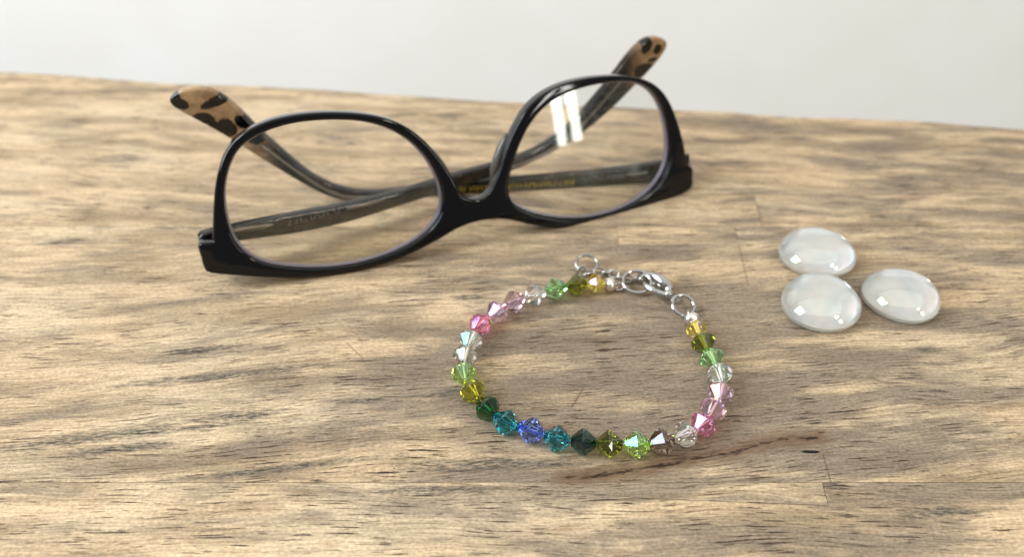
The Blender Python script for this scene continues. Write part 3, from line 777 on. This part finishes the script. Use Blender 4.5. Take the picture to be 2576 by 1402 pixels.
for i, (cx, cy) in enumerate(cl):
    nx = cl[min(i + 1, len(cl) - 1)]; pv = cl[max(i - 1, 0)]
    yaw = math.atan2(nx[1] - pv[1], nx[0] - pv[0])
    R_ = Matrix.Rotation(yaw, 3, 'Z') @ Matrix.Rotation(math.radians(48 if i % 2 else -42), 3, 'X')
    P_ = [B(cx, cy, 1.35 + .25 * (i % 2)) + R_ @ Vector((1.45 * math.cos(a * math.pi / 14), 1.02 * math.sin(a * math.pi / 14), 0)) for a in range(28)]
    V, F = tube(P_, .38, 8, closed=True); me = new_mesh('chain_link', V, F, STEEL, True); fix_normals(me); part('chain_link', me, brace)

# ------------------------------------------------------------------ glass gems
m, nt, b = mat('clear_gem_glass')
b.inputs['Base Color'].default_value = (0.99, 0.995, 0.985, 1); b.inputs['Roughness'].default_value = 0.0
b.inputs['Transmission Weight'].default_value = 1.0; b.inputs['IOR'].default_value = 1.5
b.inputs['Thin Film Thickness'].default_value = 240; b.inputs['Thin Film IOR'].default_value = 1.7
GEM = m
PEARL = bpy.data.materials.new('pearl_lustre'); PEARL.use_nodes = True
nt = PEARL.node_tree; nt.nodes.clear()
o_ = nt.nodes.new('ShaderNodeOutputMaterial')
tc = nt.nodes.new('ShaderNodeTexCoord'); sp = nt.nodes.new('ShaderNodeSeparateXYZ'); nt.links.new(tc.outputs['Object'], sp.inputs[0])
x, y, z = [G(nt, sp.outputs[i]) * 1000.0 for i in range(3)]
gls = nt.nodes.new('ShaderNodeBsdfGlossy'); gls.inputs['Roughness'].default_value = .07
dif = nt.nodes.new('ShaderNodeBsdfDiffuse'); tra = nt.nodes.new('ShaderNodeBsdfTransparent'); tra.inputs[0].default_value = (.96, .95, .93, 1)
hue = noise(nt, vec(nt, x / 6, y / 6, z / 6), 1, 2)
c = mix(nt, hue.ramp(.35, .65), (1.0, 0.90, 0.86), (0.78, 0.90, 1.0)); nt.links.new(c, gls.inputs['Color'])
dif.inputs['Color'].default_value = (0.96, 0.93, 0.87, 1)
m1 = nt.nodes.new('ShaderNodeMixShader'); m1.inputs[0].default_value = .45; nt.links.new(dif.outputs[0], m1.inputs[1]); nt.links.new(gls.outputs[0], m1.inputs[2])
m2 = nt.nodes.new('ShaderNodeMixShader')
cov = noise(nt, vec(nt, x / 9, y / 5, 1.0), 1, 3).ramp(.30, .70, .66, .86).max(z.ramp(.3, 1.6, 0.0, .75))
nt.links.new(cov.k, m2.inputs[0]); nt.links.new(tra.outputs[0], m2.inputs[1]); nt.links.new(m1.outputs[0], m2.inputs[2])
nt.links.new(m2.outputs[0], o_.inputs[0])
def gem(c, rx, ry, hgt, yaw, label, seed):
    root = thing('glass_gem', label, 'glass gem', Vector((c[0], c[1], 0)) * MM, 'clear glass gems right of the bracelet')
    random.seed(seed)
    N, Mm = 72, 30; V, F = [], []
    prof = []
    for i in range(Mm + 1):
        t = i / Mm
        if t < .25:        # rounded foot
            a = -math.pi / 2 + (t / .25) * math.pi / 2
            r = .90 + .10 * math.cos(a); z = 0.26 * (1 + math.sin(a)) * .95
        else:
            a = (t - .25) / .75 * math.pi / 2
            r = math.cos(a) ** .98 if a < math.pi / 2 - 1e-6 else 0.0; z = .247 + (1 - .247) * math.sin(a)
        prof.append((r, z))
    ph = [random.uniform(0, 6.28) for _ in range(3)]
    def pt(r, z, k):
        a = 2 * math.pi * k / N
        f = 1 + .012 * math.sin(2 * a + ph[0]) + .008 * math.sin(3 * a + ph[1])
        return Vector((rx * r * f * math.cos(a), ry * r * f * math.sin(a), 0.06 + hgt * z)) * MM
    for (r, z) in prof[:-1]:
        for k in range(N): V.append(pt(r, z, k))
    top = len(V); V.append(pt(0, 1, 0)); bot = len(V); V.append(pt(0, 0, 0))
    for i in range(Mm - 1):
        for k in range(N): F.append((i * N + k, i * N + (k + 1) % N, (i + 1) * N + (k + 1) % N, (i + 1) * N + k))
    for k in range(N):
        F.append(((Mm - 1) * N + k, (Mm - 1) * N + (k + 1) % N, top)); F.append((bot, (k + 1) % N, k))
    me = new_mesh('glass_dome', V, F, GEM, True); fix_normals(me); part('glass_dome', me, root, rot=(0, 0, yaw))
    # lustre film baked just inside the underside
    V, F = [], []
    rings_ = [(.05, .035), (.3, .035), (.6, .036), (.84, .04), (.925, .09), (.955, .16), (.965, .24)]
    for (r, z) in rings_:
        for k in range(N): V.append(pt(r, z, k))
    b_ = len(V)
    for (r, z) in rings_:
        for k in range(N): V.append(pt(r - .004, z + .006, k))
    n_ = len(rings_)
    for g0 in (0, b_):
        for i in range(n_ - 1):
            for k in range(N): F.append((g0 + i * N + k, g0 + i * N + (k + 1) % N, g0 + (i + 1) * N + (k + 1) % N, g0 + (i + 1) * N + k))
        if g0 == b_: pass
    F = F[:(n_ - 1) * N]; V = V[:b_]
    F.append(tuple(range(N))[::-1])
    me = new_mesh('pearl_coating', V, F, PEARL, True); part('pearl_coating', me, root, rot=(0, 0, yaw))
gem((86.2, 174.9), 10.5, 10.2, 7.5, 0.2, 'clear pearly glass gem farthest back of the three, its lower half milky white', 3)
gem((80.6, 153.3), 10.4, 10.0, 7.7, 0.9, 'clear pearly glass gem at the front left of the three, touching the one behind', 8)
gem((102.7, 156.2), 9.8, 9.7, 7.5, 1.7, 'clear pearly glass gem rightmost of the three, set slightly apart', 5)
